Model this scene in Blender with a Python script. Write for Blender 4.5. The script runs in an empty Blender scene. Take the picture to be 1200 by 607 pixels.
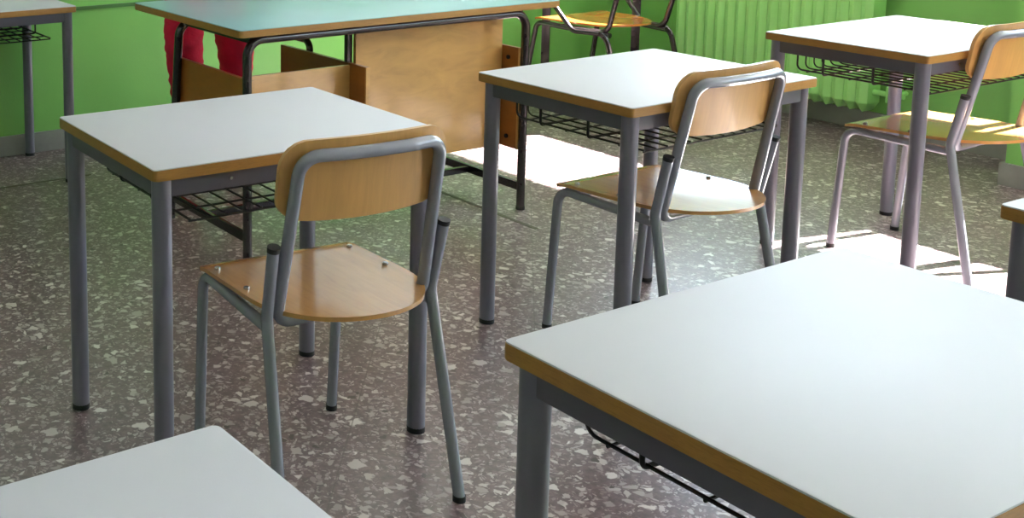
import bpy, bmesh, math, random
from mathutils import Vector, Matrix, noise
random.seed(7)
scene = bpy.context.scene
C = scene.collection
PI = math.pi

# ---------------------------------------------------------------- camera
CAM_H = 1.3432
def make_camera():
    f, pitch, roll, cx, cy = 1374.245, 0.1352, -0.0121, 181.777, 1.404
    a = 0.4669
    fw = Vector((0, math.cos(pitch), -math.sin(pitch)))
    up = Vector((0, math.sin(pitch), math.cos(pitch)))
    rt = Vector((1, 0, 0))
    R = math.cos(roll) * rt + math.sin(roll) * up
    U = -math.sin(roll) * rt + math.cos(roll) * up
    rz = Matrix.Rotation(-a, 3, 'Z')
    R, U, F = rz @ R, rz @ U, rz @ fw
    cd = bpy.data.cameras.new('camera')
    co = bpy.data.objects.new('camera', cd); C.objects.link(co)
    m = Matrix((R, U, -F)).transposed().to_4x4()
    m.translation = Vector((0, 0, CAM_H))
    co.matrix_world = m
    cd.sensor_fit = 'HORIZONTAL'; cd.sensor_width = 36
    cd.lens = f * 36 / 1200
    cd.shift_x = (600 - cx) / 1200
    cd.shift_y = (cy - 303.5) / 1200
    cd.clip_start = 0.02; cd.clip_end = 200
    scene.camera = co
make_camera()

# ---------------------------------------------------------------- exposure, world, sun, window light
SKY_COLOR = (0.70, 0.83, 1.0)
SKY_STRENGTH = 7.0
SUN_STRENGTH = 62.0
EXPOSURE = 1.1
vs = scene.view_settings
scene.display_settings.display_device = 'sRGB'
vs.view_transform = 'Standard'; vs.look = 'None'
vs.exposure = EXPOSURE; vs.gamma = 1.0; vs.use_curve_mapping = False

world = bpy.data.worlds.new('sky'); scene.world = world
world.use_nodes = True
bg = world.node_tree.nodes['Background']
bg.inputs[0].default_value = (*SKY_COLOR, 1); bg.inputs[1].default_value = SKY_STRENGTH

SUN_DIR = Vector((-1.0, 0.20, -0.92)).normalized()
sd = bpy.data.lights.new('sun', 'SUN'); sd.energy = SUN_STRENGTH; sd.angle = 0.009; sd.color = (1.0, 0.96, 0.90)
so = bpy.data.objects.new('sun', sd); C.objects.link(so)
so.rotation_euler = SUN_DIR.to_track_quat('-Z', 'Y').to_euler(); so.location = (9, 1, 6)

# room: x along the desk rows, y towards the teacher's wall
UR, VL, UL, VF, ZC = 5.25, 4.72, -2.6, -3.2, 3.1
WT = 0.25
SILL, WTOP = 1.20, 2.78
# windows in the right wall (y0, y1)
WINDOWS = [(2.72, 4.50), (0.0, 2.12), (-2.8, -0.4)]
def portal(y0, y1):
    l = bpy.data.lights.new('window_light', 'AREA'); l.shape = 'RECTANGLE'
    l.size = y1 - y0; l.size_y = WTOP - SILL; l.cycles.is_portal = True
    o = bpy.data.objects.new('window_light', l); C.objects.link(o)
    o.matrix_world = Matrix.Translation((UR + WT + 0.01, (y0 + y1) / 2, (SILL + WTOP) / 2)) @ Matrix.Rotation(PI / 2, 4, 'Y') @ Matrix.Rotation(PI / 2, 4, 'Z')
for a_, b_ in WINDOWS: portal(a_, b_)

# ---------------------------------------------------------------- materials
def new_mat(name):
    m = bpy.data.materials.new(name); m.use_nodes = True
    nt = m.node_tree; b = nt.nodes['Principled BSDF']
    return m, nt, b
def lnk(nt, a, b): nt.links.new(a, b)
def coord(nt, scale=(1, 1, 1), kind='Object'):
    tc = nt.nodes.new('ShaderNodeTexCoord'); mp = nt.nodes.new('ShaderNodeMapping')
    mp.inputs['Scale'].default_value = scale
    lnk(nt, tc.outputs[kind], mp.inputs[0]); return mp.outputs[0]
def ramp(nt, fac, stops):
    r = nt.nodes.new('ShaderNodeValToRGB'); e = r.color_ramp.elements
    e[0].position, e[0].color = stops[0][0], (*stops[0][1], 1)
    e[1].position, e[1].color = stops[-1][0], (*stops[-1][1], 1)
    for p, c in stops[1:-1]:
        n = e.new(p); n.color = (*c, 1)
    lnk(nt, fac, r.inputs[0]); return r.outputs[0]
def nz(nt, vec, scale, detail=4, rough=0.55, dist=0.0):
    n = nt.nodes.new('ShaderNodeTexNoise'); n.inputs['Scale'].default_value = scale
    n.inputs['Detail'].default_value = detail; n.inputs['Roughness'].default_value = rough
    n.inputs['Distortion'].default_value = dist
    lnk(nt, vec, n.inputs['Vector']); return n
def bump(nt, b, h, strength, dist=0.002):
    bp = nt.nodes.new('ShaderNodeBump'); bp.inputs['Strength'].default_value = strength
    bp.inputs['Distance'].default_value = dist
    lnk(nt, h, bp.inputs['Height']); lnk(nt, bp.outputs[0], b.inputs['Normal'])
def s2l(c):
    return tuple(((x / 255) / 12.92 if x / 255 <= 0.04045 else ((x / 255 + 0.055) / 1.055) ** 2.4) for x in c)
def mul(c, k): return tuple(min(1, x * k) for x in c)
def varied(name, rgb, rough=0.5, var=0.12, scale=6, bumps=0.0, bscale=200, metal=0.0, spec=0.5, stretch=(1, 1, 1), coat=0.0):
    m, nt, b = new_mat(name)
    v = coord(nt, stretch); n = nz(nt, v, scale)
    c = s2l(rgb)
    lnk(nt, ramp(nt, n.outputs[0], [(0.3, mul(c, 1 - var)), (0.7, mul(c, 1 + var))]), b.inputs['Base Color'])
    b.inputs['Roughness'].default_value = rough; b.inputs['Metallic'].default_value = metal
    b.inputs['Specular IOR Level'].default_value = spec
    b.inputs['Coat Weight'].default_value = coat; b.inputs['Coat Roughness'].default_value = 0.12
    if bumps: bump(nt, b, nz(nt, v, bscale, 2).outputs[0], bumps)
    return m
def wood(name, rgb, dark=0.75, rough=0.38, scale=5, stretch=(1, 1, 9), coat=0.0, cloud=0.10):
    m, nt, b = new_mat(name)
    v = coord(nt, stretch); n = nz(nt, v, scale, 6, 0.6, 1.2); n2 = nz(nt, coord(nt), 3.5, 3)
    c = s2l(rgb)
    c1 = ramp(nt, n.outputs[0], [(0.25, mul(c, dark)), (0.5, c), (0.8, mul(c, 1.1))])
    c2 = ramp(nt, n2.outputs[0], [(0.3, (1 - cloud,) * 3), (0.7, (1 + cloud * .3,) * 3)])
    mx = nt.nodes.new('ShaderNodeMix'); mx.data_type = 'RGBA'; mx.blend_type = 'MULTIPLY'; mx.inputs[0].default_value = 1
    lnk(nt, c1, mx.inputs[6]); lnk(nt, c2, mx.inputs[7]); lnk(nt, mx.outputs[2], b.inputs['Base Color'])
    b.inputs['Roughness'].default_value = rough
    b.inputs['Coat Weight'].default_value = coat; b.inputs['Coat Roughness'].default_value = 0.10
    bump(nt, b, n.outputs[0], 0.08)
    return m
def terrazzo():
    m, nt, b = new_mat('terrazzo')
    v = coord(nt)
    wob = nz(nt, v, 30, 3)
    vm = nt.nodes.new('ShaderNodeVectorMath'); vm.operation = 'MULTIPLY_ADD'
    vm.inputs[1].default_value = (0.035, 0.035, 0)
    lnk(nt, wob.outputs['Color'], vm.inputs[0]); lnk(nt, v, vm.inputs[2])
    flat = nt.nodes.new('ShaderNodeMapping'); flat.inputs['Scale'].default_value = (1, 1, 0)
    lnk(nt, vm.outputs[0], flat.inputs[0]); fv = flat.outputs[0]
    base = ramp(nt, nz(nt, v, 55, 5, 0.7).outputs[0], [(0.30, s2l((76, 58, 61))), (0.52, s2l((106, 84, 88))), (0.75, s2l((130, 109, 110)))])
    # large slow change between slabs
    cloud = ramp(nt, nz(nt, v, 1.3, 2).outputs[0], [(0.3, (0.92, 0.92, 0.92)), (0.7, (1, 1, 1))])
    def mixc(kind, fac, a, c):
        mx = nt.nodes.new('ShaderNodeMix'); mx.data_type = 'RGBA'; mx.blend_type = kind
        if isinstance(fac, float): mx.inputs[0].default_value = fac
        else: lnk(nt, fac, mx.inputs[0])
        lnk(nt, a, mx.inputs[6]); lnk(nt, c, mx.inputs[7]); return mx.outputs[2]
    col = mixc('MULTIPLY', 1.0, base, cloud)
    for scale, thr, edge, ca, cb in ((110, 0.58, 0.08, (120, 101, 102), (172, 157, 156)), (56, 0.70, 0.12, (134, 117, 117), (194, 183, 182)), (36, 0.75, 0.13, (152, 137, 136), (218, 210, 208))):
        vo = nt.nodes.new('ShaderNodeTexVoronoi'); vo.inputs['Scale'].default_value = scale; lnk(nt, fv, vo.inputs['Vector'])
        ve = nt.nodes.new('ShaderNodeTexVoronoi'); ve.feature = 'DISTANCE_TO_EDGE'; ve.inputs['Scale'].default_value = scale; lnk(nt, fv, ve.inputs['Vector'])
        sp = nt.nodes.new('ShaderNodeSeparateColor'); lnk(nt, vo.outputs['Color'], sp.inputs[0])
        g = nt.nodes.new('ShaderNodeMath'); g.operation = 'GREATER_THAN'; g.inputs[1].default_value = thr; lnk(nt, sp.outputs[0], g.inputs[0])
        e = nt.nodes.new('ShaderNodeMapRange'); e.inputs['From Min'].default_value = edge; e.inputs['From Max'].default_value = edge + 0.07
        lnk(nt, ve.outputs[0], e.inputs['Value'])
        mm = nt.nodes.new('ShaderNodeMath'); mm.operation = 'MULTIPLY'; lnk(nt, g.outputs[0], mm.inputs[0]); lnk(nt, e.outputs[0], mm.inputs[1])
        cc = ramp(nt, sp.outputs[1], [(0.0, s2l(ca)), (1.0, s2l(cb))])
        col = mixc('MIX', mm.outputs[0], col, cc)
    # dark pebbles
    vo = nt.nodes.new('ShaderNodeTexVoronoi'); vo.inputs['Scale'].default_value = 38
    sh = nt.nodes.new('ShaderNodeMapping'); sh.inputs['Location'].default_value = (3.3, 1.7, 0); lnk(nt, fv, sh.inputs[0]); lnk(nt, sh.outputs[0], vo.inputs['Vector'])
    sp = nt.nodes.new('ShaderNodeSeparateColor'); lnk(nt, vo.outputs['Color'], sp.inputs[0])
    g = nt.nodes.new('ShaderNodeMath'); g.operation = 'GREATER_THAN'; g.inputs[1].default_value = 0.955; lnk(nt, sp.outputs[0], g.inputs[0])
    ld = nt.nodes.new('ShaderNodeMath'); ld.operation = 'LESS_THAN'; ld.inputs[1].default_value = 0.30; lnk(nt, vo.outputs['Distance'], ld.inputs[0])
    mm = nt.nodes.new('ShaderNodeMath'); mm.operation = 'MULTIPLY'; lnk(nt, g.outputs[0], mm.inputs[0]); lnk(nt, ld.outputs[0], mm.inputs[1])
    dk = nt.nodes.new('ShaderNodeRGB'); dk.outputs[0].default_value = (*s2l((62, 46, 44)), 1)
    col = mixc('MIX', mm.outputs[0], col, dk.outputs[0])
    # tile joints, tiles laid diagonally
    mp = nt.nodes.new('ShaderNodeMapping'); mp.inputs['Rotation'].default_value = (0, 0, math.radians(-46)); mp.inputs['Location'].default_value = (0, 0.075, 0)
    lnk(nt, v, mp.inputs[0])
    sx = nt.nodes.new('ShaderNodeSeparateXYZ'); lnk(nt, mp.outputs[0], sx.inputs[0])
    jm = None
    for ax in (0, 1):
        md = nt.nodes.new('ShaderNodeMath'); md.operation = 'PINGPONG'; md.inputs[1].default_value = 0.205; lnk(nt, sx.outputs[ax], md.inputs[0])
        lt = nt.nodes.new('ShaderNodeMath'); lt.operation = 'LESS_THAN'; lt.inputs[1].default_value = 0.0016; lnk(nt, md.outputs[0], lt.inputs[0])
        if jm is None: jm = lt.outputs[0]
        else:
            mxx = nt.nodes.new('ShaderNodeMath'); mxx.operation = 'MAXIMUM'; lnk(nt, jm, mxx.inputs[0]); lnk(nt, lt.outputs[0], mxx.inputs[1]); jm = mxx.outputs[0]
    jf = nt.nodes.new('ShaderNodeMath'); jf.operation = 'MULTIPLY'; jf.inputs[1].default_value = 0.6; lnk(nt, jm, jf.inputs[0])
    jc = nt.nodes.new('ShaderNodeRGB'); jc.outputs[0].default_value = (*s2l((78, 66, 62)), 1)
    col = mixc('MIX', jf.outputs[0], col, jc.outputs[0])
    lnk(nt, col, b.inputs['Base Color'])
    rr = nt.nodes.new('ShaderNodeMapRange'); rr.inputs['To Min'].default_value = 0.27; rr.inputs['To Max'].default_value = 0.42
    lnk(nt, nz(nt, v, 9, 4).outputs[0], rr.inputs['Value']); lnk(nt, rr.outputs[0], b.inputs['Roughness'])
    b.inputs['Specular IOR Level'].default_value = 0.95
    b.inputs['Coat Weight'].default_value = 0.25; b.inputs['Coat Roughness'].default_value = 0.22
    bump(nt, b, nz(nt, v, 6, 2).outputs[0], 0.12, 0.004)
    return m
M = {}
M['floor'] = terrazzo()
M['green_wall'] = varied('green_wall', (134, 198, 104), 0.28, 0.05, 2.0, 0.25, 90)
M['green_radiator'] = varied('green_radiator', (168, 232, 138), 0.28, 0.04, 6)
M['wall_line'] = varied('wall_line', (74, 120, 56), 0.4, 0.05)
M['white_wall'] = varied('white_wall', (226, 226, 220), 0.7, 0.03, 2.0, 0.15, 120)
M['ceiling'] = varied('ceiling_paint', (232, 232, 228), 0.8, 0.02)
M['marble'] = varied('grey_marble', (150, 150, 146), 0.35, 0.16, 7)
M['window_frame'] = varied('window_frame_white', (225, 225, 222), 0.35, 0.03)
M['laminate'] = varied('pale_laminate', (206, 206, 214), 0.50, 0.015, 3, 0.06, 500, spec=0.35)
M['aqua_laminate'] = varied('aqua_laminate', (138, 186, 190), 0.32, 0.03, 3, 0.06, 400)
M['edge'] = wood('edge_beech', (168, 120, 58), 0.72, 0.42, 14, (3, 3, 30))
M['ply'] = wood('seat_beech', (198, 142, 82), 0.86, 0.26, 5, (9, 1.2, 1.2), 0.8, 0.10)
M['ply_back'] = wood('backrest_beech', (204, 154, 92), 0.88, 0.30, 5, (9, 2, 1.2), 0.25, 0.08)
M['ply_orange'] = wood('orange_beech', (214, 134, 62), 0.8, 0.24, 5, (9, 1.2, 1.2), 0.8)
M['panel'] = wood('desk_panel_birch', (214, 164, 96), 0.84, 0.28, 4, (1.5, 1.5, 5), 0.8, 0.16)
M['panel_shaded'] = wood('shaded_side_board', (166, 100, 40), 0.86, 0.32, 4, (1.5, 1.5, 5), 0.3, 0.12)  # panel wood darkened: the shade on these faces is put into its colour
M['grey_steel'] = varied('grey_steel', (112, 108, 124), 0.30, 0.06, 12, 0.05, 300, spec=0.6, coat=0.3)
M['shaded_rail_steel'] = varied('grey_rail_shaded', (88, 84, 96), 0.36, 0.06, 12, spec=0.6, coat=0.2)  # desk steel made darker, with the shade on the apron in its colour
M['chair_steel'] = varied('grey_chair_steel', (134, 134, 148), 0.24, 0.06, 14, spec=0.7, coat=0.4)
M['brown_steel'] = varied('brown_steel', (46, 34, 37), 0.26, 0.1, 12, spec=0.6, coat=0.3)
M['black_wire'] = varied('black_wire', (20, 15, 17), 0.4, 0.1, 12)
M['rubber'] = varied('black_rubber', (26, 24, 26), 0.6, 0.1)
M['screw'] = varied('screw_steel', (190, 190, 190), 0.25, 0.05, metal=0.9)
M['red_cloth'] = varied('red_cotton', (214, 20, 62), 0.85, 0.14, 14, 0.9, 60)
M['shirt'] = varied('grey_knit', (120, 122, 130), 0.9, 0.08, 20, 0.3, 500)
M['skin'] = varied('skin', (214, 164, 138), 0.5, 0.05, 9)
M['lips'] = varied('lips', (176, 96, 88), 0.45, 0.05)
M['hair'] = varied('brown_hair', (58, 38, 26), 0.6, 0.2, 40, 0.5, 120)
M['shoe'] = varied('shoe_white', (205, 205, 205), 0.6, 0.05)
M['slate'] = varied('slate_board', (44, 60, 52), 0.6, 0.1)
M['board_white'] = varied('board_white', (236, 240, 240), 0.2, 0.01)
M['ground'] = varied('yard_paving', (150, 148, 140), 0.85, 0.1, 1.0)
def glass():
    m = bpy.data.materials.new('window_glass'); m.use_nodes = True
    nt = m.node_tree; nt.nodes.clear()
    o = nt.nodes.new('ShaderNodeOutputMaterial'); t = nt.nodes.new('ShaderNodeBsdfTransparent'); g = nt.nodes.new('ShaderNodeBsdfGlossy')
    g.inputs['Roughness'].default_value = 0.01; mx = nt.nodes.new('ShaderNodeMixShader'); mx.inputs[0].default_value = 0.06
    t.inputs[0].default_value = (0.96, 0.98, 0.98, 1)
    lnk(nt, t.outputs[0], mx.inputs[1]); lnk(nt, g.outputs[0], mx.inputs[2]); lnk(nt, mx.outputs[0], o.inputs[0])
    return m
M['glass'] = glass()

# ---------------------------------------------------------------- mesh helpers
def link(name, bm, mats, parent=None, smooth=True, angle=40):
    me = bpy.data.meshes.new(name); bmesh.ops.recalc_face_normals(bm, faces=bm.faces)
    bm.to_mesh(me); bm.free()
    if not isinstance(mats, (list, tuple)): mats = [mats]
    for m_ in mats: me.materials.append(m_)
    if smooth:
        me.shade_smooth() if hasattr(me, 'shade_smooth') else None
        me.set_sharp_from_angle(angle=math.radians(angle))
    o = bpy.data.objects.new(name, me); C.objects.link(o)
    if parent is not None: o.parent = parent
    return o
def box(bm, x0, x1, y0, y1, z0, z1, mi=0, bevel=0.0):
    t = bmesh.new()
    bmesh.ops.create_cube(t, size=1)
    for v in t.verts:
        v.co = Vector(((x0 + x1) / 2 + v.co.x * (x1 - x0), (y0 + y1) / 2 + v.co.y * (y1 - y0), (z0 + z1) / 2 + v.co.z * (z1 - z0)))
    if bevel: bmesh.ops.bevel(t, geom=t.edges[:], offset=bevel, segments=2, affect='EDGES', profile=0.7)
    for f in t.faces: f.material_index = mi
    merge(bm, t)
def merge(bm, t):
    me = bpy.data.meshes.new('tmp'); t.to_mesh(me); t.free(); bm.from_mesh(me); bpy.data.meshes.remove(me)
def fillet(pts, r, seg=7):
    pts = [Vector(p) for p in pts]; out = [pts[0]]
    for i in range(1, len(pts) - 1):
        p = pts[i]; a = (pts[i - 1] - p); b = (pts[i + 1] - p)
        rr = r[i] if isinstance(r, (list, tuple)) else r
        ang = a.angle(b)
        if rr <= 0 or abs(ang - PI) < 0.02: out.append(p); continue
        d = min(rr / math.tan(ang / 2), a.length * 0.48, b.length * 0.48)
        a0 = p + a.normalized() * d; b0 = p + b.normalized() * d
        rr = d * math.tan(ang / 2)
        c = p + (a.normalized() + b.normalized()).normalized() * (rr / math.sin(ang / 2))
        va, vb = a0 - c, b0 - c
        tot = va.angle(vb)
        for k in range(seg + 1):
            t = k / seg
            out.append(c + (va * math.sin((1 - t) * tot) + vb * math.sin(t * tot)) / math.sin(tot))
    out.append(pts[-1]); return out
def tube(bm, path, r, n=12, cap=True, closed=False, mi=0):
    path = [Vector(p) for p in path]
    q = [path[0]]
    for p in path[1:]:
        if (p - q[-1]).length > 1e-5: q.append(p)
    if closed and (q[0] - q[-1]).length < 1e-5: q.pop()
    path = q; L = len(path); rings = []
    def tang(i):
        if closed: return (path[(i + 1) % L] - path[i - 1]).normalized()
        if i == 0: return (path[1] - path[0]).normalized()
        if i == L - 1: return (path[-1] - path[-2]).normalized()
        return ((path[i + 1] - path[i]).normalized() + (path[i] - path[i - 1]).normalized()).normalized()
    t0 = tang(0); ref = Vector((0, 0, 1)) if abs(t0.z) < 0.9 else Vector((1, 0, 0))
    nrm = (ref - t0 * ref.dot(t0)).normalized()
    for i in range(L):
        t = tang(i); nrm = (nrm - t * nrm.dot(t)).normalized(); bi = t.cross(nrm)
        rings.append([bm.verts.new(path[i] + (nrm * math.cos(2 * PI * k / n) + bi * math.sin(2 * PI * k / n)) * r) for k in range(n)])
    m = L if closed else L - 1
    for i in range(m):
        A, B = rings[i], rings[(i + 1) % L]
        off = 0
        if closed and i == L - 1:
            off = min(range(n), key=lambda s: (A[0].co - B[s].co).length)
        for k in range(n):
            f = bm.faces.new((A[k], A[(k + 1) % n], B[(k + 1 + off) % n], B[(k + off) % n])); f.material_index = mi
    if cap and not closed:
        bm.faces.new(rings[0][::-1]).material_index = mi; bm.faces.new(rings[-1]).material_index = mi
def extrude_outline(bm, pts, z0, z1, mi=0, bevel=0.0):
    t = bmesh.new()
    bot = [t.verts.new((x, y, z0)) for x, y in pts]; top = [t.verts.new((x, y, z1)) for x, y in pts]
    n = len(pts)
    t.faces.new(bot[::-1]); tf = t.faces.new(top)
    for i in range(n): t.faces.new((bot[i], bot[(i + 1) % n], top[(i + 1) % n], top[i]))
    if bevel:
        ed = [e for e in t.edges if abs(e.verts[0].co.z - e.verts[1].co.z) < 1e-6]
        bmesh.ops.bevel(t, geom=ed, offset=bevel, segments=2, affect='EDGES', profile=0.7)
    for f in t.faces: f.material_index = mi
    merge(bm, t)
def rrect(w, d, r, seg=5):
    out = []
    for sx, sy, a0 in ((1, 1, 0), (-1, 1, PI / 2), (-1, -1, PI), (1, -1, 1.5 * PI)):
        for k in range(seg + 1):
            a = a0 + k / seg * PI / 2
            out.append((sx * (w / 2 - r) + r * math.cos(a), sy * (d / 2 - r) + r * math.sin(a)))
    return out
def tag(o, label=None, cat=None, group=None, kind=None):
    if label: o['label'] = label
    if cat: o['category'] = cat
    if group: o['group'] = group
    if kind: o['kind'] = kind
    return o
def thing(name, label, cat, loc=(0, 0, 0), rz=0.0, group=None):
    o = bpy.data.objects.new(name, None); C.objects.link(o); o.empty_display_size = 0.1
    o.location = loc; o.rotation_euler = (0, 0, rz); return tag(o, label, cat, group)
def children(o): return [c for c in bpy.data.objects if c.parent == o]
def copy_tree(o, parent=None):
    c = o.copy(); C.objects.link(c)
    if parent is not None: c.parent = parent
    for ch in children(o): copy_tree(ch, c)
    return c
def struct(name, bm, mats, parent=None, smooth=False):
    o = link(name, bm, mats, parent, smooth)
    if parent is None: o['kind'] = 'structure'
    return o

# ---------------------------------------------------------------- room
bm = bmesh.new(); box(bm, UL - WT, UR + WT, VF - WT, VL + WT, -0.2, 0); struct('floor', bm, M['floor'])
bm = bmesh.new(); box(bm, UL - WT, UR + WT, VF - WT, VL + WT, ZC, ZC + 0.2); struct('ceiling', bm, M['ceiling'])
DADO = 1.15     # green paint up to here, white above
def wall(name, x0, x1, y0, y1):
    bm = bmesh.new(); box(bm, x0, x1, y0, y1, 0, DADO, 0); box(bm, x0, x1, y0, y1, DADO, ZC, 1)
    return struct(name, bm, [M['green_wall'], M['white_wall']])
wall('wall_back', UL - WT, UR + WT, VL, VL + WT)
wall('wall_left', UL - WT, UL, VF, VL)
wall('wall_front', UL - WT, UR + WT, VF - WT, VF)
# right wall with window openings
bm = bmesh.new()
x0, x1 = UR, UR + WT
box(bm, x0, x1, VF, VL, 0, DADO, 0); box(bm, x0, x1, VF, VL, DADO, SILL, 1)
box(bm, x0, x1, VF, VL, WTOP, ZC, 1)
ys = sorted([VF] + [v for w_ in WINDOWS for v in w_] + [VL])
for i in range(0, len(ys), 2):
    box(bm, x0, x1, ys[i], ys[i + 1], SILL, WTOP, 1)
struct('wall_right', bm, [M['green_wall'], M['white_wall']])
bm = bmesh.new(); box(bm, 4.86, UR, 2.17, 2.43, 0, DADO, 0); box(bm, 4.86, UR, 2.17, 2.43, DADO, ZC, 1)
struct('trim_1', bm, [M['green_wall'], M['white_wall']])      # pillar standing out of the right wall
# baseboards
BH = 0.088
bm = bmesh.new(); box(bm, UL, UR, VL - 0.015, VL, 0, BH, bevel=0.002); struct('baseboard_back', bm, M['marble'])
bm = bmesh.new(); box(bm, UR - 0.015, UR, VF, 2.17, 0, BH, bevel=0.002); box(bm, UR - 0.015, UR, 2.43, VL - 0.015, 0, BH, bevel=0.002)
box(bm, 4.845, 4.86, 2.155, 2.445, 0, BH, bevel=0.002); box(bm, 4.86, UR - 0.015, 2.43, 2.445, 0, BH, bevel=0.002); box(bm, 4.86, UR - .015, 2.155, 2.17, 0, BH, bevel=0.002)
struct('baseboard_right', bm, M['marble'])
bm = bmesh.new(); box(bm, UL, UL + 0.015, VF, VL - 0.015, 0, BH, bevel=0.002); struct('baseboard_left', bm, M['marble'])
# thin moulding line along the back wall
bm = bmesh.new(); box(bm, UL, 2.9, VL - 0.010, VL, 0.612, 0.628, bevel=0.002); struct('trim_2', bm, M['wall_line'])
# expansion joints set in the floor
bm = bmesh.new(); box(bm, UL, 1.85, 4.262, 4.278, -0.01, 0.0012); box(bm, 2.922, 2.938, 2.9, 4.6, -0.01, 0.0012); struct('trim_3', bm, varied('floor_joint', (96, 92, 80), 0.7, 0.1))
# windows
for i, (a_, b_) in enumerate(WINDOWS):
    bm = bmesh.new(); fx0, fx1 = UR + 0.12, UR + 0.17; mid = (a_ + b_) / 2
    box(bm, fx0, fx1, a_, b_, SILL, SILL + 0.07, bevel=0.003); box(bm, fx0, fx1, a_, b_, WTOP - 0.06, WTOP, bevel=0.003)
    for y in (a_ + 0.03, mid, b_ - 0.03): box(bm, fx0, fx1, y - 0.03, y + 0.03, SILL + 0.07, WTOP - 0.06, bevel=0.003)
    wf = struct('window_%d' % (i + 1), bm, M['window_frame'])
    bm = bmesh.new(); box(bm, UR + 0.142, UR + 0.148, a_ + 0.05, b_ - 0.05, SILL + 0.06, WTOP - 0.05); struct('glass_pane', bm, M['glass'], wf)
    bm = bmesh.new(); box(bm, UR - 0.03, UR + 0.12, a_ - 0.0, b_ + 0.0, SILL, SILL + 0.02, bevel=0.004); struct('window_sill', bm, M['marble'], wf)
# unseen canopy added outside to cut the sun patches short, and the yard
bm = bmesh.new(); box(bm, UR + WT, 6.45, VF, VL, 2.85, 3.0); struct('added_canopy', bm, M['white_wall'])
bm = bmesh.new(); box(bm, UR + WT + 0.001, 60, -40, 40, -0.25, -0.15); struct('ground', bm, M['ground'])
# framed white writing board on the back wall (seen only as a reflection in the desk tops)
wb = thing('whiteboard', 'white writing board fixed high on the back wall', 'whiteboard', (3.75, VL, 1.0))
bm = bmesh.new(); box(bm, -0.70, 0.70, -0.015, -0.001, 0.02, 1.18); link('board', bm, M['board_white'], wb, False)
bm = bmesh.new()
for bx in ((-0.73, 0.73, 0, 0.03), (-0.73, 0.73, 1.17, 1.2), (-0.73, -0.70, 0.03, 1.17), (0.70, 0.73, 0.03, 1.17)):
    box(bm, bx[0], bx[1], -0.022, -0.001, bx[2], bx[3], bevel=0.002)
link('board_frame', bm, M['screw'], wb, False)

# ---------------------------------------------------------------- radiator
rad = thing('radiator', 'light green ribbed radiator with zigzag lower edge on the right wall', 'radiator', (UR - 0.09, 3.64, 0))
nseg = 18; pitch = 1.02 / nseg
for i in range(nseg):
    y = -0.51 + pitch * (i + 0.5); hw = pitch / 2
    bm = bmesh.new()
    prof = [(-0.055, -hw * 0.35), (-0.06, 0), (-0.055, hw * 0.35), (-0.044, hw * 0.96), (0.044, hw * 0.96), (0.055, hw * 0.35), (0.055, -hw * 0.35), (0.044, -hw * 0.96), (-0.044, -hw * 0.96)]
    levels = [(0.108, 0.10), (0.118, 0.45), (0.150, 1.0), (0.90, 1.0), (0.93, 0.75), (0.94, 0.3)]
    rings = []
    for z, s in levels:
        rings.append([bm.verts.new((px * (0.5 + 0.5 * s), y + py * s, z)) for px, py in prof])
    n = len(prof)
    for a in range(len(rings) - 1):
        for k in range(n): bm.faces.new((rings[a][k], rings[a][(k + 1) % n], rings[a + 1][(k + 1) % n], rings[a + 1][k]))
    bm.faces.new(rings[0][::-1]); bm.faces.new(rings[-1])
    link('radiator_section', bm, M['green_radiator'], rad, True, 25)
bm = bmesh.new(); tube(bm, [(0, -0.50, 0.20), (0, -0.64, 0.20)], 0.012); tube(bm, fillet([(0, -0.60, 0.20), (0.03, -0.60, 0.20), (0.085, -0.60, 0.20)], 0.01), 0.010)
tube(bm, [(0, -0.585, 0.165), (0, -0.585, 0.235)], 0.020)
link('valve', bm, M['green_radiator'], rad)
for y in (-0.4, 0.4):
    for z in (0.2, 0.8):
        bm = bmesh.new(); tube(bm, [(0.03, y, z), (0.088, y, z)], 0.01); link('wall_bracket', bm, M['green_radiator'], rad)

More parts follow.
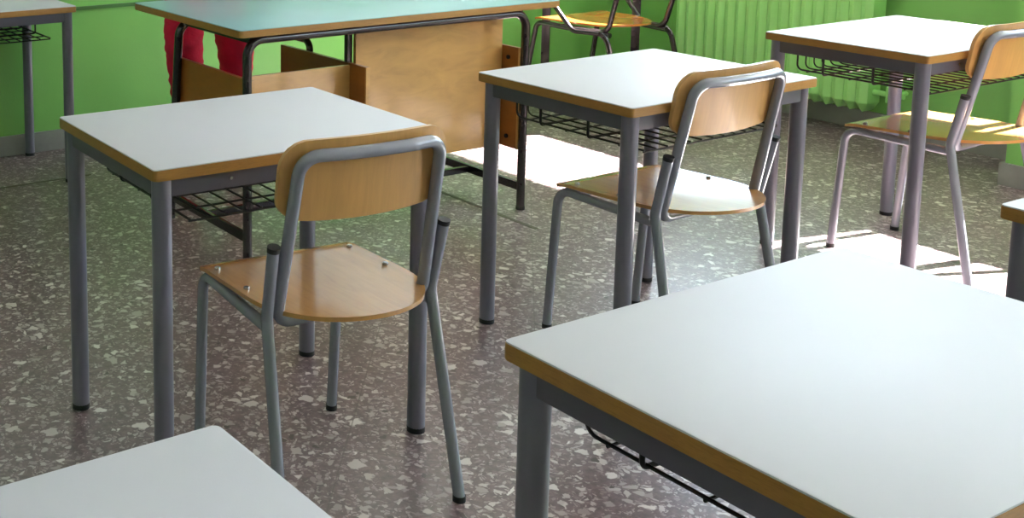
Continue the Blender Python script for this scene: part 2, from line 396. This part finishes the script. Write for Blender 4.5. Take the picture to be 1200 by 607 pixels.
# ---------------------------------------------------------------- student desk
W, D, H = 0.701, 0.514, 0.710
def foot_cap(parent, x, y, r, h=0.0125, z=0.0):
    bm = bmesh.new(); tube(bm, [(x, y, z), (x, y, z + h)], r + 0.0012, 16)
    link('rubber_foot', bm, M['rubber'], parent)
def make_desk(label, loc, rz):
    t = thing('school_desk', label, 'desk', loc, rz, 'pale topped school desks in rows')
    bm = bmesh.new(); extrude_outline(bm, rrect(W - 0.002, D - 0.002, 0.008), H - 0.0022, H, bevel=0.0006)
    top = link('desktop', bm, M['laminate'], t)
    bm = bmesh.new(); extrude_outline(bm, rrect(W, D, 0.009), H - 0.024, H - 0.0022, bevel=0.003)
    link('edge_band', bm, M['edge'], top)
    IN = 0.030
    for sx in (-1, 1):
        for sy in (-1, 1):
            x, y = sx * (W / 2 - IN), sy * (D / 2 - IN)
            bm = bmesh.new(); tube(bm, [(x, y, 0.012), (x, y, H - 0.0245)], 0.0205, 20)
            l = link('leg', bm, M['grey_steel'], t); foot_cap(l, x, y, 0.0195)
    zr0, zr1 = H - 0.063, H - 0.0245
    for sy in (-1, 1):
        bm = bmesh.new(); y = sy * (D / 2 - IN + 0.003); box(bm, -(W / 2 - IN - 0.012), W / 2 - IN - 0.012, y - 0.011, y + 0.011, zr0, zr1, bevel=0.003)
        link('frame_rail', bm, M['shaded_rail_steel'], t)
    for sx in (-1, 1):
        bm = bmesh.new(); x = sx * (W / 2 - IN + 0.003); box(bm, x - 0.011, x + 0.011, -(D / 2 - IN - 0.012), D / 2 - IN - 0.012, zr0, zr1, bevel=0.003)
        link('frame_rail', bm, M['shaded_rail_steel'], t)
    # little screw in the front rail
    bm = bmesh.new(); tube(bm, [(-0.17, -(D / 2 - IN + 0.0135), H - 0.043), (-0.17, -(D / 2 - IN + 0.016), H - 0.043)], 0.0035, 10)
    link('screw', bm, M['screw'], t)
    # wire basket
    bm = bmesh.new(); BZ = 0.580; bx = 0.256; r = 0.0030
    for y in (0.115, -0.045):
        tube(bm, fillet([(-bx, y, zr0 + 0.004), (-bx, y, BZ), (bx, y, BZ), (bx, y, zr0 + 0.004)], 0.010, 4), r * 1.25, 8)
    nw = 12
    for k in range(nw + 1):
        x = -bx + 0.004 + (2 * bx - 0.008) * k / nw; z = BZ + 0.005
        edge_w = r if k in (0, nw) else r * 0.8
        tube(bm, fillet([(x, -0.215, z), (x, 0.205, z), (x, 0.205, zr0 + 0.004), ], 0.018, 5), edge_w, 6)
    for y, z in ((-0.213, BZ + 0.001), (-0.14, BZ + 0.001), (0.03, BZ + 0.001), (0.17, BZ + 0.001), (0.209, zr0 - 0.0)):
        tube(bm, [(-bx + 0.003, y, z), (bx - 0.003, y, z)], r * 0.85, 6)
    # brackets tying the basket to the side rails
    for sx in (-1, 1):
        for y in (0.115, -0.045):
            tube(bm, [(sx * bx, y, zr0 + 0.008), (sx * (W / 2 - IN), y, zr0 + 0.008)], r * 1.25, 8)
    tube(bm, [(-bx, 0.205, zr0 + 0.002), (-bx, D / 2 - IN, zr0 + 0.006)], r, 6); tube(bm, [(bx, 0.205, zr0 + 0.002), (bx, D / 2 - IN, zr0 + 0.006)], r, 6)
    link('wire_basket', bm, M['black_wire'], t)
    return t
desks = [
    ('pale topped school desk left of centre, nearest chair pushed against it', (1.345, 2.228), -0.018),
    ('pale topped school desk in the middle with a sunlit patch of floor beneath', (2.553, 2.162), 0.018),
    ('pale topped school desk at the right beside the green radiator', (3.801, 2.202), -0.003),
    ('large nearest school desk with a pale top filling the lower right', (1.383, 0.820), 0.017),
    ('pale desk top cut off at the bottom left corner, nothing on it', (0.609 - 0.350, 1.044 - 0.257), 0.03),
    ('school desk of which only a corner and one leg show at the right edge', (2.164 + 0.350, 1.086 - 0.257), 0.0),
    ('far school desk against the green wall at the upper left', (1.771 - 0.350, 4.196 + 0.257), 0.0),
]
proto = None
for lb, (x, y), rz in desks:
    if proto is None: proto = make_desk(lb, (x, y, 0), rz); d = proto
    else: d = copy_tree(proto); d.location = (x, y, 0); d.rotation_euler = (0, 0, rz); d['label'] = lb
GROUP_ONE = True

# ---------------------------------------------------------------- school chair
def smooth_sheet(bm, grid, thick, normal_fn):
    """grid[i][j] points of the upper face -> closed slab"""
    top = [[bm.verts.new(p) for p in row] for row in grid]
    bot = [[bm.verts.new(Vector(p) - normal_fn(i, j) * thick) for j, p in enumerate(row)] for i, row in enumerate(grid)]
    n, m = len(grid), len(grid[0])
    for i in range(n - 1):
        for j in range(m - 1):
            bm.faces.new((top[i][j], top[i + 1][j], top[i + 1][j + 1], top[i][j + 1]))
            bm.faces.new((bot[i][j], bot[i][j + 1], bot[i + 1][j + 1], bot[i + 1][j]))
    rim = [(i, 0) for i in range(n)] + [(n - 1, j) for j in range(1, m)] + [(i, m - 1) for i in range(n - 2, -1, -1)] + [(0, j) for j in range(m - 2, 0, -1)]
    for k in range(len(rim)):
        a, b = rim[k], rim[(k + 1) % len(rim)]
        bm.faces.new((top[a[0]][a[1]], top[b[0]][b[1]], bot[b[0]][b[1]], bot[a[0]][a[1]]))
def seat_mesh(hw, yf, yb, z, zback, flat_to, dish=0.006):
    """seat with straight front, straight sides and round back"""
    bm = bmesh.new(); n, m = 34, 16
    def width(y):
        if y > yf - 0.025:
            t = (y - (yf - 0.025)) / 0.025; return hw - 0.025 * (1 - math.sqrt(max(0, 1 - t * t)))
        if y > flat_to: return hw
        t = (flat_to - y) / (flat_to - yb); return hw * max(0.02, (max(0.0, 1 - t ** 2.3)) ** (1 / 2.0))
    grid = []
    for i in range(n + 1):
        s = i / n; s = 0.5 - 0.5 * math.cos(PI * s)
        y = yf + (yb - yf) * s; wdt = width(y); row = []
        for j in range(m + 1):
            x = -wdt + 2 * wdt * j / m
            zz = z + (zback - z) * s - dish * math.sin(PI * s) * (1 - (x / hw) ** 2)
            if s < 0.12: zz -= 0.010 * (1 - s / 0.12) ** 2
            row.append((x, y, zz))
        grid.append(row)
    smooth_sheet(bm, grid, 0.009, lambda i, j: Vector((0, 0, 1)))
    return bm
def back_mesh(hp, z0, z1, y0, y1, bow, sag, r):
    """curved back board: z0 bottom (y0), z1 top (y1)"""
    bm = bmesh.new(); n, m = 28, 22
    zc, hh = (z0 + z1) / 2, (z1 - z0) / 2
    grid = []
    for j in range(m + 1):
        x = -hp + 2 * hp * (0.5 - 0.5 * math.cos(PI * j / m)); ax = abs(x)
        cut = 0 if ax < hp - r else r - math.sqrt(max(0, r * r - (ax - hp + r) ** 2))
        lo = z0 + cut * 0.75 - sag * (1 - (ax / hp) ** 2); hi = z1 - cut
        row = []
        for i in range(n + 1):
            z = lo + (hi - lo) * i / n; s = (z - z0) / (z1 - z0)
            row.append((x, y0 + (y1 - y0) * s - bow * (1 - (x / hp) ** 2), z))
        grid.append(row)
    smooth_sheet(bm, grid, 0.010, lambda i, j: Vector((0, -1, 0)))
    return bm
def make_chair(label, loc, rz, steel, seat_m, back_m, name='school_chair', group='school chairs at the desks', k=1.0):
    t = thing(name, label, 'chair', loc, rz, group)
    R = 0.0122
    hk, zk, hf, yf, zf, hff, yff, hrf, yrf, hc, yc, zc, hb, yb, zb = 0.191, 0.425, 0.174, 0.325, 0.403, 0.173, 0.352, 0.205, -0.091, 0.195, -0.033, 0.572, 0.158, -0.071, 0.760
    zk, zf, zc, zb = zk * k, zf * k, zc * k, zb * k
    for s in (-1, 1):
        bm = bmesh.new(); tube(bm, fillet([(s * hff, yff, 0.01), (s * hf, yf, zf), (s * (hk - 0.004), 0.004, zk - 0.022)], 0.045, 9), R, 14)
        l = link('front_leg', bm, M[steel], t); foot_cap(l, s * hff, yff, R)
        bm = bmesh.new(); tube(bm, fillet([(s * hrf, yrf, 0.01), (s * hk, 0.0, zk), (s * hc, yc, zc)], 0.05, 6), R, 14)
        l = link('rear_leg', bm, M[steel], t); foot_cap(l, s * hrf, yrf, R)
        d = Vector((s * (hc - hk), yc, zc - zk)).normalized(); p = Vector((s * hc, yc, zc))
        bm = bmesh.new(); tube(bm, [p - d * 0.001, p + d * 0.006, p + d * 0.009], R + 0.0008, 14); link('end_cap', bm, M['rubber'], l)
    # back frame: one closed loop running under the seat
    y_lo, z_lo, hl = 0.002, zk - 0.014, 0.170
    bow = 0.018
    pts = [(-hl, y_lo, z_lo), (-hb, yb, zb), (-hb * 0.5, yb - bow * 0.8, zb), (0, yb - bow, zb), (hb * 0.5, yb - bow * 0.8, zb), (hb, yb, zb), (hl, y_lo, z_lo), (0, y_lo + 0.02, z_lo - 0.004)]
    Lp = fillet([(0, y_lo + 0.02, z_lo - 0.004)] + pts, [0, 0.035, 0.058, 0.2, 0.2, 0.2, 0.058, 0.035, 0], 8)
    bm = bmesh.new(); tube(bm, Lp, R + 0.0006, 14, closed=True); link('back_frame', bm, M[steel], t)
    bm = bmesh.new(); tube(bm, [(-(hf + 0.002), 0.27, zf + 0.0), (hf + 0.002, 0.27, zf + 0.0)], R * 0.9, 12); link('stretcher', bm, M[steel], t)
    se = link('seat', seat_mesh(0.188, 0.335, -0.115, 0.4255 * k, 0.446 * k, 0.10), M[seat_m], t, True, 60)
    for x, y in ((-0.166, 0.27), (0.166, 0.27), (-0.168, 0.13), (0.168, 0.13)):
        z = 0.4255 * k + 0.005 + (0.335 - y) / 0.45 * 0.018
        bm = bmesh.new()
        tube(bm, [(x, y, z - 0.006), (x, y, z - 0.0005), ], 0.0065, 12); tube(bm, [(x, y, z - 0.001), (x, y, z + 0.001)], 0.0045, 12)
        link('screw', bm, M['screw'], se)
    link('backrest', back_mesh(0.188, 0.628 * k, 0.787 * k, -0.026, -0.052, 0.022, 0.010, 0.055), M[back_m], t, True, 60)
    return t
ch = make_chair('grey framed school chair with tan wooden seat, nearest to the camera', (1.354, 1.83, 0), -0.068, 'chair_steel', 'ply', 'ply_back')
for lb, loc, rz in (('grey framed school chair at the middle desk, beside the sunlit patch of floor', (2.521, 1.924, 0), 0.005),
                    ('grey framed school chair at the right hand desk with sunlight on its seat', (3.811, 1.962, 0), 0.002)):
    c = copy_tree(ch); c.location = loc; c.rotation_euler = (0, 0, rz); c['label'] = lb

# ---------------------------------------------------------------- dark framed armchair
def make_armchair():
    t = thing('armchair', 'dark framed chair with orange wooden seat and tube armrests by the far wall', 'chair', (4.47, 4.05, 0), 0.0)
    R = 0.0125; z = 0.440
    for s in (-1, 1):
        bm = bmesh.new(); tube(bm, fillet([(s * 0.225, 0.29, 0.01), (s * 0.212, 0.212, z), (s * 0.186, -0.22, z - 0.012)], 0.04, 8), R, 14)
        l = link('front_leg', bm, M['brown_steel'], t); foot_cap(l, s * 0.225, 0.29, R)
        bm = bmesh.new(); tube(bm, fillet([(s * 0.212, -0.34, 0.01), (s * 0.212, -0.22, z - 0.004), (s * 0.218, 0.0, z - 0.002)], 0.07, 8), R, 14)
        l = link('rear_leg', bm, M['brown_steel'], t); foot_cap(l, s * 0.212, -0.34, R)
        bm = bmesh.new(); tube(bm, fillet([(s * 0.218, -0.19, z - 0.004), (s * 0.236, -0.04, z - 0.010), (s * 0.250, 0.17, z + 0.20), (s * 0.246, -0.255, z + 0.21)], [0, 0.06, 0.04, 0], 8), R * 0.9, 14)
        link('armrest', bm, M['brown_steel'], t)
    bm = bmesh.new()
    tube(bm, fillet([(-0.200, 0.05, z - 0.002), (-0.186, -0.205, z - 0.002), (-0.200, -0.33, z + 0.42), (0.200, -0.33, z + 0.42), (0.186, -0.205, z - 0.002), (0.200, 0.05, z - 0.002)], 0.06, 8), R, 14)
    link('back_frame', bm, M['brown_steel'], t)
    se = link('seat', seat_mesh(0.212, 0.24, -0.24, z + 0.026, z + 0.032, 0.06, 0.016), M['ply_orange'], t, True, 60)
    link('backrest', back_mesh(0.212, z + 0.26, z + 0.44, -0.238, -0.305, 0.022, 0.012, 0.05), M['ply_orange'], t, True, 60)
    return t
make_armchair()

# ---------------------------------------------------------------- teacher desk
def make_teacher_desk():
    u0, u1, v0, v1, zt = 1.828, 3.165, 3.052, 3.800, 0.765
    cx, cy = (u0 + u1) / 2, (v0 + v1) / 2
    t = thing('teacher_desk', 'large aqua topped teacher desk with birch front panel and dark tube frame', 'desk', (cx, cy, 0))
    w, d = u1 - u0, v1 - v0
    bm = bmesh.new(); extrude_outline(bm, rrect(w - 0.003, d - 0.003, 0.012), zt - 0.0022, zt, bevel=0.0006); top = link('desktop', bm, M['aqua_laminate'], t)
    bm = bmesh.new(); extrude_outline(bm, rrect(w, d, 0.014), zt - 0.024, zt - 0.0022, bevel=0.003); link('edge_band', bm, M['edge'], top)
    R = 0.0150; zr = zt - 0.024 - R - 0.001
    a0, a1 = 1.880 - cx, 3.040 - cx
    for v, vt in ((3.095 - cy, 3.095 - cy), (3.625 - cy, 3.545 - cy)):
        bm = bmesh.new(); tube(bm, fillet([(a0, v, 0.012), (a0, vt, zr), (a1, vt, zr), (a1, v, 0.012)], 0.055, 10), R, 16)
        l = link('leg_frame', bm, M['brown_steel'], t)
        for x in (a0, a1): foot_cap(l, x, v, R)
    zs = 0.085
    for x in (a0, a1):
        bm = bmesh.new(); box(bm, x - 0.008, x + 0.008, 3.10 - cy, 3.615 - cy, zs - 0.015, zs + 0.015, bevel=0.002); link('side_stretcher', bm, M['brown_steel'], t)
    bm = bmesh.new(); box(bm, a0 + 0.006, a1 - 0.006, 3.36 - cy, 3.376 - cy, zs - 0.012, zs + 0.012, bevel=0.002); link('long_stretcher', bm, M['brown_steel'], t)
    for x in (a0 + 0.02, a1 - 0.02):
        bm = bmesh.new(); box(bm, x - 0.010, x + 0.010, 3.10 - cy, 3.54 - cy, zr - 0.012, zr + 0.012, bevel=0.002); link('top_rail', bm, M['brown_steel'], t)
    # birch modesty panel
    bm = bmesh.new(); box(bm, 2.368 - cx, 3.022 - cx, 3.190 - cy, 3.206 - cy, 0.222, 0.722, bevel=0.0015); link('front_panel', bm, M['panel'], t, False)
    # right side board with bolts
    bm = bmesh.new(); box(bm, 3.055 - 0.030 - cx + 0.001, 3.055 - 0.017 - cx - 0.001 + 0.003, 3.112 - cy, 3.600 - cy, 0.222, 0.595, bevel=0.0015)
    sb = link('side_board', bm, M['panel_shaded'], t, False)
    bm = bmesh.new(); box(bm, 3.0245 - cx, 3.0425 - cx, 3.106 - cy, 3.1125 - cy, 0.222, 0.595, bevel=0.001); link('board_edge', bm, M['panel'], sb, False)
    for z in (0.555, 0.262):
        bm = bmesh.new(); tube(bm, [(3.0255 - cx, 3.160 - cy, z), (3.021 - cx, 3.160 - cy, z)], 0.008, 12); link('bolt', bm, M['rubber'], sb)
    # open box under the left half
    bz0, bz1 = 0.300, 0.592
    for x in (1.902 - cx, 2.352 - cx):
        bm = bmesh.new(); box(bm, x - 0.008, x + 0.008, 3.106 - cy, 3.62 - cy, bz0, bz1, bevel=0.001); s_ = link('box_side', bm, M['panel_shaded'], t, False)
        bm = bmesh.new(); box(bm, x - 0.0082, x + 0.0082, 3.100 - cy, 3.1065 - cy, bz0, bz1, bevel=0.001); link('board_edge', bm, M['panel'], s_, False)
    bm = bmesh.new(); box(bm, 1.911 - cx, 2.343 - cx, 3.190 - cy, 3.204 - cy, bz0, bz1 - 0.006, bevel=0.001); link('box_front', bm, M['panel'], t, False)
    bm = bmesh.new(); box(bm, 1.911 - cx, 2.343 - cx, 3.205 - cy, 3.60 - cy, bz0, bz0 + 0.014, bevel=0.001); link('box_bottom', bm, M['panel_shaded'], t, False)
    # slim upright between box and panel
    bm = bmesh.new(); box(bm, 2.346 - cx, 2.366 - cx, 3.207 - cy, 3.227 - cy, bz1 - 0.05, zr + 0.012, bevel=0.001); link('upright', bm, M['brown_steel'], t)
    bm = bmesh.new(); tube(bm, fillet([(2.385 - cx, 3.49 - cy, 0.31), (2.385 - cx, 3.49 - cy, 0.622), (2.385 - cx, 3.72 - cy, 0.622), (2.385 - cx, 3.72 - cy, zt - 0.025)], 0.035, 8), 0.0125, 14); bt = link('box_support', bm, M['brown_steel'], t)
    bm = bmesh.new(); box(bm, 2.380 - cx, 2.392 - cx, 3.53 - cy, 3.66 - cy, 0.628, zt - 0.025, bevel=0.001); link('bracket', bm, M['brown_steel'], bt)
    return t
make_teacher_desk()

# ---------------------------------------------------------------- board stand in the corner
st = thing('board_stand', 'dark brown two legged board stand in the far corner behind the orange seated chair', 'stand', (4.812, 4.435, 0), math.radians(-48.7))
for x in (-0.222, 0.222):
    bm = bmesh.new(); box(bm, x - 0.021, x + 0.021, -0.021, 0.021, 0.03, 1.75, bevel=0.003); p = link('post', bm, M['brown_steel'], st)
    bm = bmesh.new(); box(bm, x - 0.015, x + 0.015, -0.09, 0.09, 0.0, 0.03, bevel=0.003); link('foot_bar', bm, M['brown_steel'], p)
bm = bmesh.new(); box(bm, -0.32, 0.32, -0.036, -0.0215, 1.0, 1.70); bd = link('board', bm, M['slate'], st, False)

# ---------------------------------------------------------------- person
def skin_mesh(verts, edges, root=0, sub=2, name='body', mat=None, parent=None, wrinkle=0.0):
    me = bpy.data.meshes.new(name); me.from_pydata([v[:3] for v in verts], edges, [])
    o = bpy.data.objects.new(name, me); C.objects.link(o)
    md = o.modifiers.new('skin', 'SKIN'); md.use_smooth_shade = True; md.branch_smoothing = 0.6
    for i, v in enumerate(verts):
        sv = me.skin_vertices[0].data[i]; r = v[3]
        sv.radius = (r, r) if not isinstance(r, tuple) else r
        sv.use_root = (i == root)
    s = o.modifiers.new('sub', 'SUBSURF'); s.levels = sub; s.render_levels = sub
    dg = bpy.context.evaluated_depsgraph_get()
    me2 = bpy.data.meshes.new_from_object(o.evaluated_get(dg))
    bpy.data.objects.remove(o); me2.name = name
    if wrinkle:
        for v in me2.vertices:
            n = noise.noise(Vector((v.co.x * 12, v.co.y * 12, v.co.z * 36))) + 0.5 * noise.noise(Vector((v.co.x * 30, v.co.y * 30, v.co.z * 70 + 5)))
            v.co += v.normal * n * wrinkle
    me2.materials.clear(); me2.materials.append(mat)
    o2 = bpy.data.objects.new(name, me2); C.objects.link(o2)
    if parent is not None: o2.parent = parent
    me2.shade_smooth()
    return o2
def chain(V, E, start, pts):
    last = start
    for p in pts:
        V.append(p)
        if last is not None: E.append((last, len(V) - 1))
        last = len(V) - 1
    return last
def make_person():
    # faces -y; stands behind the teacher desk; x positive = right in the picture
    t = thing('person', 'standing person in crumpled red trousers behind the aqua teacher desk', 'person', (2.27, 4.06, 0))
    hipz = 0.90
    ft = {-1: (-0.060, 0.03), 1: (0.150, 0.03)}
    kn = {-1: (-0.128, -0.05), 1: (0.112, -0.05)}
    hp = {-1: (-0.085, 0.0), 1: (0.085, 0.0)}
    V = [(0, 0, 0.93, 0.100)]; E = []
    tors = chain(V, E, 0, [(0, 0.005, 1.03, 0.105), (0, 0.0, 1.16, 0.115), (0, 0.0, 1.29, 0.12), (0, 0.005, 1.36, 0.09)])
    nk = chain(V, E, tors, [(0, 0.0, 1.43, 0.052), (0, -0.01, 1.48, 0.055), (0, -0.015, 1.545, 0.080), (0, -0.01, 1.61, 0.085), (0, -0.005, 1.66, 0.06)])
    for s in (-1, 1):
        (kx, ky), (fx, fy), (hx, hy) = kn[s], ft[s], hp[s]
        ank = chain(V, E, 0, [(hx, hy, 0.86, 0.085), ((hx + kx) / 2, ky / 2, 0.69, 0.060), (kx, ky, 0.51, 0.046), ((kx + fx) / 2, (ky + fy) / 2 + 0.02, 0.32, 0.040), (fx, fy + 0.01, 0.10, 0.030), (fx, fy - 0.01, 0.045, 0.036)])
        chain(V, E, ank, [(fx + 0.012 * s, fy - 0.10, 0.030, 0.030), (fx + 0.016 * s, fy - 0.155, 0.024, 0.022)])
        wr = chain(V, E, 4, [(s * 0.10, 0.0, 1.365, 0.06), (s * 0.185, 0.005, 1.335, 0.052), (s * 0.215, 0.02, 1.19, 0.044), (s * 0.225, 0.03, 1.06, 0.038), (s * 0.215, -0.03, 0.94, 0.031), (s * 0.205, -0.08, 0.84, 0.024)])
        palm = chain(V, E, wr, [(s * 0.203, -0.10, 0.795, 0.026), (s * 0.203, -0.115, 0.755, 0.024)])
        for q, (dy, ln) in enumerate(((-0.026, 0.070), (-0.009, 0.078), (0.008, 0.073), (0.024, 0.058))):
            chain(V, E, palm, [(s * 0.203, -0.118 + dy, 0.742, 0.0085), (s * 0.198, -0.130 + dy, 0.742 - ln * 0.5, 0.008), (s * 0.190, -0.126 + dy, 0.742 - ln, 0.007)])
        chain(V, E, palm - 1, [(s * 0.190, -0.135, 0.780, 0.011), (s * 0.183, -0.152, 0.752, 0.009), (s * 0.180, -0.157, 0.726, 0.008)])
    body = skin_mesh(V, E, 0, 3, 'body', M['skin'], t)
    # shape the face: nose, brow and chin
    for v in body.data.vertices:
        c = v.co
        if 1.46 < c.z < 1.70 and c.y < -0.04:
            nose = math.exp(-((c.x / 0.014) ** 2 + ((c.z - 1.565) / 0.022) ** 2))
            eye = math.exp(-(((abs(c.x) - 0.032) / 0.015) ** 2 + ((c.z - 1.592) / 0.013) ** 2))
            mouth = math.exp(-((c.x / 0.026) ** 2 + ((c.z - 1.522) / 0.006) ** 2)); chin = math.exp(-((c.x / 0.025) ** 2 + ((c.z - 1.492) / 0.015) ** 2))
            c.y += -0.030 * nose + 0.012 * eye + 0.007 * mouth - 0.010 * chin
    for s in (-1, 1):
        bm = bmesh.new(); bmesh.ops.create_uvsphere(bm, u_segments=14, v_segments=10, radius=0.011)
        for v in bm.verts: v.co += Vector((s * 0.031, -0.072, 1.592))
        eye_o = link('eye', bm, M['board_white'], t)
        bm = bmesh.new(); bmesh.ops.create_uvsphere(bm, u_segments=12, v_segments=8, radius=0.0055)
        for v in bm.verts: v.co = Vector((v.co.x + s * 0.031, v.co.y * 0.5 - 0.0815, v.co.z + 1.592))
        link('iris', bm, M['hair'], eye_o)
        bm = bmesh.new(); tube(bm, [(s * 0.016, -0.083, 1.610), (s * 0.031, -0.085, 1.614), (s * 0.046, -0.078, 1.609)], 0.0028, 8); link('eyebrow', bm, M['hair'], t)
        bm = bmesh.new(); bmesh.ops.create_uvsphere(bm, u_segments=12, v_segments=10, radius=1)
        for v in bm.verts: v.co = Vector((v.co.x * 0.008 + s * 0.086, v.co.y * 0.016 - 0.01, v.co.z * 0.030 + 1.57))
        link('ear', bm, M['skin'], t)
    bm = bmesh.new(); tube(bm, [(-0.022, -0.074, 1.522), (-0.010, -0.080, 1.521), (0.010, -0.080, 1.521), (0.022, -0.074, 1.522)], 0.0045, 8); link('lips', bm, M['lips'], t)
    # trousers
    V = [(0, 0, 0.99, 0.122)]; E = []
    a = chain(V, E, 0, [(0, 0.0, 0.92, 0.128)])
    for s in (-1, 1):
        (kx, ky), (fx, fy), (hx, hy) = kn[s], ft[s], hp[s]
        chain(V, E, a, [(hx * 1.02, hy, 0.85, 0.098), (hx * .6 + kx * .4, ky * .4, 0.72, 0.086), (hx * .3 + kx * .7, ky * .7, 0.61, 0.082), (kx, ky - 0.004, 0.52, 0.082), (kx * .7 + fx * .3, ky * .7, 0.42, 0.070), ((kx + fx) / 2, (ky + fy) / 2 + 0.015, 0.31, 0.060), (fx, fy + 0.01, 0.12, 0.052), (fx, fy + 0.005, 0.085, 0.053)])
    skin_mesh(V, E, 0, 3, 'trousers', M['red_cloth'], t, 0.007)
    # jumper
    V = [(0, 0, 0.88, 0.168)]; E = []
    a = chain(V, E, 0, [(0, 0.0, 1.03, 0.132), (0, 0.0, 1.17, 0.126), (0, 0.0, 1.29, 0.130), (0, 0.003, 1.365, 0.098), (0, 0.0, 1.40, 0.064)])
    for s in (-1, 1):
        chain(V, E, 4, [(s * 0.10, 0.0, 1.37, 0.070), (s * 0.187, 0.005, 1.338, 0.062), (s * 0.218, 0.02, 1.19, 0.054), (s * 0.228, 0.03, 1.06, 0.049), (s * 0.218, -0.03, 0.94, 0.041), (s * 0.208, -0.072, 0.862, 0.036)])
    skin_mesh(V, E, 0, 2, 'jumper', M['shirt'], t, 0.003)
    # hair: cap over the skull falling to the neck
    V = [(0, -0.030, 1.672, 0.062)]; E = []
    chain(V, E, 0, [(0, 0.012, 1.655, 0.088), (0, 0.030, 1.610, 0.094), (0, 0.040, 1.55, 0.088), (0, 0.050, 1.49, 0.062), (0, 0.055, 1.43, 0.040)])
    skin_mesh(V, E, 0, 2, 'hair', M['hair'], t, 0.003)
    for s in (-1, 1):
        fx, fy = ft[s]
        V = [(fx, fy + 0.035, 0.048, 0.046)]; E = []
        chain(V, E, 0, [(fx, fy - 0.02, 0.050, 0.047), (fx + 0.010 * s, fy - 0.09, 0.044, 0.046), (fx + 0.016 * s, fy - 0.150, 0.036, 0.040), (fx + 0.018 * s, fy - 0.185, 0.030, 0.028)])
        sh = skin_mesh(V, E, 0, 2, 'shoe', M['shoe'], t)
        for v in sh.data.vertices: v.co.z = max(0.0, v.co.z)
make_person()
